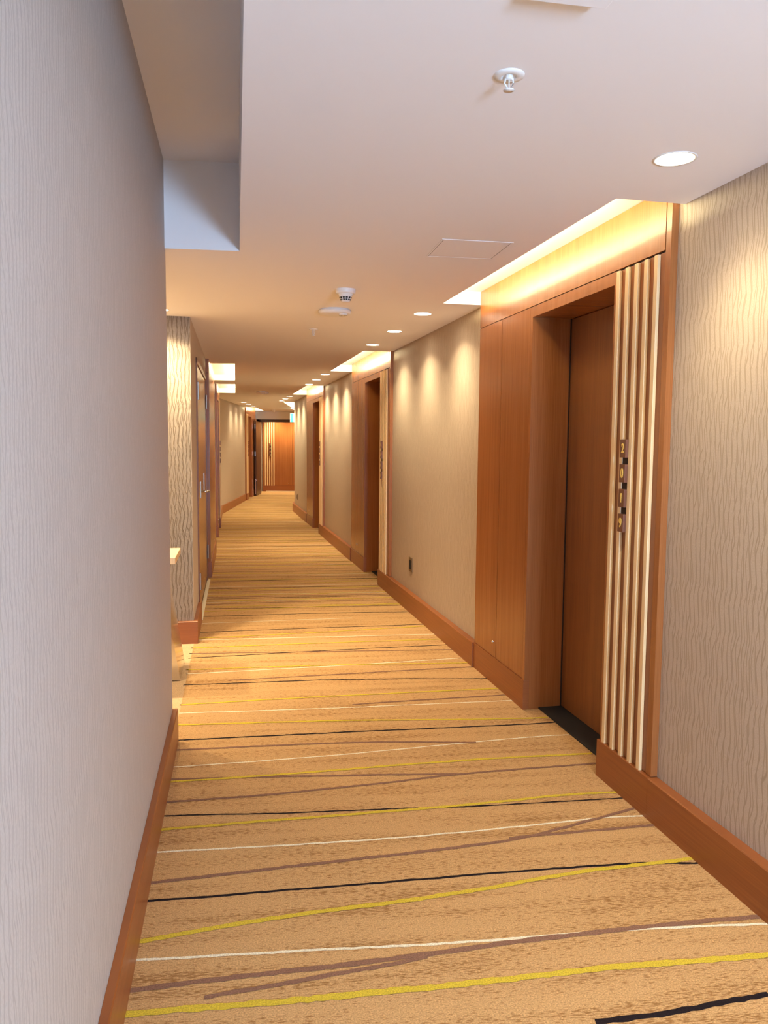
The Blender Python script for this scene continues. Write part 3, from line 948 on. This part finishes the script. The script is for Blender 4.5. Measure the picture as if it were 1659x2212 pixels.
# ------------------------------------------------------------------ ceiling devices
def spr(c, label, k=1.0, drop=0.036):
    root = empty('sprinkler', c); tag(root, label, 'sprinkler', 'fire sprinklers in the ceiling')
    MB().lathe(c, [(0.018 * k, 0.001), (0.018 * k, -0.004), (0.022 * k, -0.006), (0.037 * k, -0.004), (0.0385 * k, 0.0)], 36).build('escutcheon', M['white'], root)
    MB().lathe(c, [(0.010 * k, 0.0), (0.010 * k, -0.010), (0.006 * k, -0.012), (0.0, -0.012)], 20).build('body', M['white'], root)
    f = MB()
    for sg in (-1, 1):
        f.tube([c + Vector((0.009 * sg * k, 0, -0.008)), c + Vector((0.011 * sg * k, 0, -0.020)), c + Vector((0.003 * sg * k, 0, -drop + 0.003)), c + Vector((0, 0, -drop))], 0.0022 * k, 8)
    f.tube([c + Vector((0, 0, -0.011)), c + Vector((0, 0, -drop))], 0.0016 * k, 8)
    f.build('yoke', M['white'], root, merge=False)
    mb = MB(); mb.lathe(c + Vector((0, 0, -drop)), [(0.0, 0.001), (0.013 * k, 0.001), (0.014 * k, -0.001), (0.0, -0.001)], 20)
    mb.build('deflector', M['white'], root)
    return root
spr(Vector((0.304, 2.055, H)), 'white fire sprinkler head on the ceiling nearest the viewer', 1.0)
spr(Vector((-0.585, 6.50, H)), 'small fire sprinkler head on the ceiling beyond the round alarm', 1.0, 0.05)

c = Vector((-0.242, 4.83, H))
root = empty('smoke_detector', c); tag(root, 'white cone-shaped smoke detector with dark slots hanging from the ceiling', 'smoke detector')
MB().lathe(c, [(0.060, 0.0), (0.060, -0.022), (0.056, -0.026), (0.045, -0.027), (0.0, -0.027)], 40).build('base_plate', M['white'], root)
MB().lathe(c, [(0.046, -0.026), (0.041, -0.036), (0.030, -0.060), (0.026, -0.070), (0.018, -0.075), (0.0, -0.076)], 40).build('body', M['white'], root)
sl = MB()
for ring, (r_, zz) in enumerate(((0.0355, -0.0500), (0.0305, -0.0620))):
    for k in range(12):
        a0 = 2 * math.pi * (k + 0.14) / 12; a1 = 2 * math.pi * (k + 0.86) / 12
        rt, rb = r_ + 0.0022, r_ - 0.0012
        q = [c + Vector((rr * math.cos(t), rr * math.sin(t), z_)) for rr, t, z_ in ((rt, a0, zz + 0.004), (rt, a1, zz + 0.004), (rb, a1, zz - 0.0045), (rb, a0, zz - 0.0045))]
        sl.quad(q, [(0, 0)] * 4)
sl.build('slots', M['black'], root, merge=False)

def alarm(c, label, k=1.0):
    root = empty('fire_alarm', c); tag(root, label, 'alarm', None)
    MB().lathe(c, [(0.104 * k, 0.0), (0.104 * k, -0.006), (0.114 * k, -0.008), (0.114 * k, -0.020), (0.104 * k, -0.031), (0.075 * k, -0.035), (0.0, -0.035)], 48).build('body', M['white'], root)
    c2 = c + Vector((0.060 * k, -0.045 * k, -0.034))
    MB().lathe(c2, [(0.030 * k, 0.0), (0.030 * k, -0.006), (0.024 * k, -0.010), (0.0, -0.010)], 28).build('sensor_cap', M['white'], root)
    v = MB()
    for t in range(6):
        a = t * math.pi / 3
        q = [c2 + Vector((r * math.cos(a + da), r * math.sin(a + da), -0.0105)) for r, da in ((0.019 * k, -.25), (0.027 * k, -.25), (0.027 * k, .25), (0.019 * k, .25))]
        v.quad(q, [(0, 0)] * 4)
    v.build('vent', M['gap'], root, merge=False)
    return root
alarm(Vector((-0.353, 5.56, H)), 'wide flat round white fire alarm on the ceiling beside the smoke detector')
alarm(Vector((-2.24, 14.55, H)), 'distant pale round alarm on the ceiling before the corridor bends')
c = Vector((-2.20, 14.25, H))
t_ = MB().lathe(c, [(0.06, 0.0), (0.06, -0.02), (0.045, -0.03), (0.03, -0.055), (0.0, -0.057)], 28).build('smoke_detector', M['white'])
tag(t_, 'small distant smoke detector in front of the farther round alarm', 'smoke detector')
c = Vector((-3.12, 22.3, H))
t_ = MB().lathe(c, [(0.06, 0.0), (0.06, -0.02), (0.045, -0.03), (0.03, -0.07), (0.0, -0.072)], 28).build('smoke_detector', M['white'])
tag(t_, 'farthest smoke detector on the ceiling near the fire door', 'smoke detector')

# access panel: a shallow lid inside a thin frame
pr_ = [Vector((0.197, 3.965, H)), Vector((0.252, 3.635, H)), Vector((0.590, 3.700, H)), Vector((0.510, 4.010, H))]
AP = Frame(0.19, 3.97, -pr_[0].x + pr_[1].x, pr_[1].y - pr_[0].y, 1)
root = empty('access_panel', Vector((0.385, 3.83, H))); tag(root, 'square white access hatch set flush in the ceiling', 'access panel')
d1 = (pr_[1] - pr_[0]).normalized(); d2 = Vector((-d1.y, d1.x, 0))
HF = Frame(pr_[0].x, pr_[0].y, d1.x, d1.y, 1)
L1_, W1_ = 0.335, 0.335
fr = MB()
tt = 0.008
for a, b, c_, d_ in ((0, L1_, 0, tt), (0, L1_, W1_ - tt, W1_), (0, tt, tt, W1_ - tt), (L1_ - tt, L1_, tt, W1_ - tt)):
    fr.box(HF, a, b, c_, d_, H - 0.002, H - 0.0001)
fr.build('frame', M['paint'], root, merge=False)
MB().box(HF, tt + 0.003, L1_ - tt - 0.003, tt + 0.003, W1_ - tt - 0.003, H - 0.0016, H - 0.0001).build('lid', M['paint'], root)
MB().box(HF, tt, L1_ - tt, tt, W1_ - tt, H - 0.0007, H - 0.0001).build('gap', M['gap'], root)

# white box under the ceiling at the very top of the view
BX = Frame(0.284, 1.668, 0.17, 0.031, 1)
BX.n = Vector((0.18, -0.98, 0)).normalized()
root = tag(MB().box(BX, 0, 0.166, 0, 0.42, H - 0.03, H - 0.0005).build('ceiling_box', M['paint'], bevel=0.003), 'shallow white box fixed under the ceiling at the top edge of the view', 'ceiling box')

# exit sign
root = empty('exit_sign', Vector((-2.36, 21.5, H))); tag(root, 'blue-green lit exit sign with a running figure hanging at the far right', 'exit sign')
MB().box(WF, -2.565, -2.165, 21.47, 21.53, 2.085, 2.325).build('housing', M['white'], root)
MB().box(WF, -2.38, -2.35, 21.49, 21.51, 2.325, H - 0.0005).build('bracket', M['white'], root)
g = MB().box(WF, -2.557, -2.173, 21.464, 21.4695, 2.093, 2.317).build('face', M['signg'], root)
f = MB()
Y0, Y1 = 21.458, 21.4635
f.box(WF, -2.475, -2.445, Y0, Y1, 2.10, 2.31)                              # doorway
f.lathe((-2.415, Y1, 2.275), [(0.016, 0), (0.016, -0.005), (0, -0.005)], 16, axis=(Vector((0, 1, 0)), Vector((1, 0, 0))))
def limb(x0, z0, x1, z1, w):
    d = Vector((x1 - x0, 0, z1 - z0)).normalized(); n = Vector((-d.z, 0, d.x)) * w / 2
    q = [Vector((x0, Y0, z0)) - n, Vector((x1, Y0, z1)) - n, Vector((x1, Y0, z1)) + n, Vector((x0, Y0, z0)) + n]
    f.quad(q, [(0, 0)] * 4)
limb(-2.425, 2.255, -2.405, 2.185, 0.030); limb(-2.425, 2.245, -2.465, 2.215, 0.014); limb(-2.42, 2.245, -2.375, 2.215, 0.014)
limb(-2.41, 2.19, -2.445, 2.150, 0.018); limb(-2.445, 2.150, -2.425, 2.110, 0.016); limb(-2.405, 2.19, -2.375, 2.150, 0.018); limb(-2.375, 2.150, -2.340, 2.145, 0.016)
f.build('running_figure', M['signw'], g, merge=False)

# wall outlets
def outlet(F, s, z, label):
    root = empty('wall_outlet', F.p(s, 0, z)); tag(root, label, 'wall outlet', 'bronze wall outlets')
    MB().box(F, s - 0.06, s + 0.06, 0.0005, 0.008, z - 0.065, z + 0.065).build('cover_plate', M['bronze'], root, bevel=0.002)
    MB().box(F, s - 0.035, s + 0.035, 0.0082, 0.011, z - 0.042, z + 0.042).build('socket', M['black'], root)
outlet(RF, 7.36, 0.42, 'dark bronze outlet plate low on the right wall below the scalloped lights')
outlet(RF, 17.45, 0.36, 'tiny dark outlet plate on the far right wall before the bend')

# ------------------------------------------------------------------ console table in the alcove
ct = empty('console_table', LF.p(5.25, -0.8, 0)); tag(ct, 'console table with a wooden top and slanted polished steel legs in the left alcove', 'console table')
MB().box(LF, 5.03, 5.50, -1.50, -0.056, 0.757, 0.80).build('table_top', M['maple'], ct, bevel=0.003)
def leg(n_out_bot, n_out_top, sg):
    a, b = n_out_bot, n_out_top
    return [(a, 0.006), (b, 0.757), (b - sg * 0.03, 0.757), (a - sg * 0.11, 0.006)]
for prof in (leg(-0.036, -0.155, 1), leg(-1.52, -1.40, -1)):
    MB().prism(LF, prof, 5.03, 5.47).build('leg', M['chrome'], ct)
